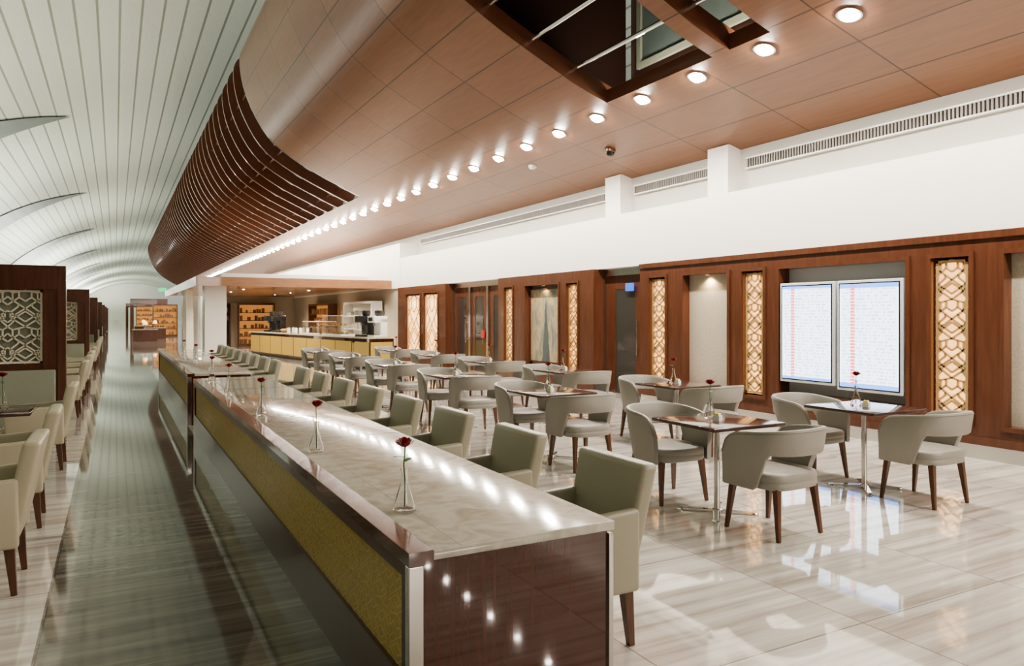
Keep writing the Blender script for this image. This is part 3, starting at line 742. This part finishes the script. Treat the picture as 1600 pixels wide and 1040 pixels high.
MB().lathe([(.06, 0), (.07, .01), (.17, .10), (.175, .11), (.16, .10), (.05, .02)], n=20, cap=False).build('bowl', 'steel', bw, True)
for k in range(4):
    a = k*PI/2; x, y, z = bpos(.4+.07*math.cos(a), 7.9+.07*math.sin(a), 1.0)
    o = MB().lathe([(.003, 0), (.025, .008), (.042, .035), (.042, .05), (.025, .077), (.003, .085)], n=12).build('orange', 'orange', None, True); o.location = (x, y, z)
    tag(o, 'orange in the steel bowl on the buffet counter', 'orange', 'oranges in the bowl')
rs = random.Random(11)
def shelf_unit(x, y, w, h, rz, label, glow, frame='wood_dark', n=5):
    t = thing('shelving_cabinet', label, 'cabinet', (x, y, 0), rz)
    MB().box(-w/2, -w/2+.06, -.2, .2, 0, h).box(w/2-.06, w/2, -.2, .2, 0, h).box(-w/2+.06, w/2-.06, -.2, .2, h-.08, h).box(-w/2+.06, w/2-.06, -.2, .2, 0, .1).build('frame', frame, t)
    MB().box(-w/2+.06, w/2-.06, .17, .2, .1, h-.08).build('back_panel', glow, t)
    for k in range(0, n):
        z = .1+k*(h-.2)/n
        sh = MB().box(-w/2+.06, w/2-.06, -.18, .17, z, z+.03).build('shelf', frame, t)
        m = MB(); xx = -w/2+.12
        while xx < w/2-.2:
            ww = rs.uniform(.06, .16); hh = rs.uniform(.12, .26)
            if rs.random() < .75: m.box(xx, xx+ww, -.08, .1, z+.03, z+.03+hh)
            xx += ww+rs.uniform(.03, .1)
        m.build('goods', 'goods' if frame == 'wood_dark' else 'grey_panel', sh)['kind'] = 'stuff'
shelf_unit(4.6, 39.7, 1.1, 2.2, 0, 'dark shelving cabinet at the left of the buffet rear wall', 'dark_glass')
shelf_unit(6.4, 39.7, 1.8, 2.2, 0, 'warm lit shelving cabinet on the rear wall of the buffet', 'shop_glow')
shelf_unit(8.15, 27.0, 3.6, 2.1, PI/2*3, 'white shelving cabinet along the side wall behind the coffee machines', 'white_gloss', 'white_gloss', 4)
shelf_unit(8.15, 33.0, 3.6, 2.1, PI/2*3, 'warm lit wooden shelving along the side wall deep under the canopy', 'shop_glow')
shelf_unit(3.3, 61, 1.7, 2.4, 0, 'glowing wooden cabinet far down the aisle', 'shop_glow')
shelf_unit(3.2, 90, 2.4, 2.6, 0, 'second, farther glowing wooden cabinet down the aisle', 'shop_glow')
for i, Y in enumerate((76, 108)):
    g = thing('wooden_portal', ['dark wooden portal far down the aisle', 'farther dark wooden portal at the end of the aisle'][i], 'portal', (2.1, Y, 0))
    MB().box(-.9, 2.2, -.3, .3, 2.6, 3.1).build('lintel', 'wood_dark', g)
    for x in (-.9, 1.9): MB().box(x, x+.3, -.3, .3, 0, 2.6).build('post', 'wood_dark', g)
for i, (x, y) in enumerate(((1.6, 50), (2.4, 56), (2.0, 66))):
    t = thing('reception_desk', ['nearest', 'middle', 'farthest'][i]+' dark wooden desk down the aisle beyond the marble counters', 'desk', (x, y, 0))
    MB().box(-.7, .7, -.4, .4, .70, .75, .004).build('desktop', 'marble', t)
    MB().box(-.66, .66, -.36, .36, 0, .70).build('body', 'wood_dark', t)
    t = thing('table_lamp', ['nearest', 'middle', 'farthest'][i]+' small warm lamp on a dark desk far down the aisle', 'lamp', (x, y, .75))
    MB().lathe([(.08, 0), (.02, .03), (.02, .3)], n=12).build('base', 'chrome', t)
    MB().lathe([(.15, .26), (.09, .48)], n=16).build('lamp_shade', 'shade', t)
tag(MB().box(2.1, 2.5, 45, 45.05, 2.9, 3.1, .01).build('exit_sign', 'greensign'), 'small green lit sign beside the white columns', 'sign')

# ------------------------------------------------------------------ lights
def area(loc, rot, sx, sy, e, col=(1, 1, 1)):
    ld = bpy.data.lights.new('area', 'AREA'); ld.shape = 'RECTANGLE'; ld.size = sx; ld.size_y = sy; ld.energy = e; ld.color = col
    o = bpy.data.objects.new('fill_light', ld); COL.objects.link(o); o.location = loc; o.rotation_euler = rot; return o
for Y, e in ((-8, 280), (8, 400), (26, 560), (46, 850), (70, 1300), (100, 1900), (135, 2400), (175, 3000), (215, 3400), (245, 3000)): area((-4.5, Y, 3.0), (PI, 0, 0), 3, 14, e, (.98, 1, .92))  # added upward fill lamps to brighten the vault, no fittings modelled
area((4.5, -15, 4.2), (math.radians(75), 0, math.radians(-5)), 6, 1, 260, (1, .95, .88))  # added fill lamp behind the camera, facing down the lounge
w = bpy.data.worlds.new('World'); S.world = w; w.use_nodes = True
w.node_tree.nodes['Background'].inputs[0].default_value = (.9, .95, 1, 1); w.node_tree.nodes['Background'].inputs[1].default_value = .3

# ------------------------------------------------------------------ camera
cd = bpy.data.cameras.new('Camera'); cam = bpy.data.objects.new('Camera', cd); COL.objects.link(cam); S.camera = cam
cd.sensor_width = 36; cd.lens = 1150/1600*36; cd.shift_y = -28/1600; cd.clip_end = 500; cd.clip_start = .05
cam.location = (0, 0, 1.6); cam.rotation_euler = (PI/2, 0, -math.atan(620/1150))
try:
    S.view_settings.view_transform = 'AgX'; S.view_settings.look = 'AgX - Medium High Contrast'; S.view_settings.exposure = .55
except Exception as e: print(e)
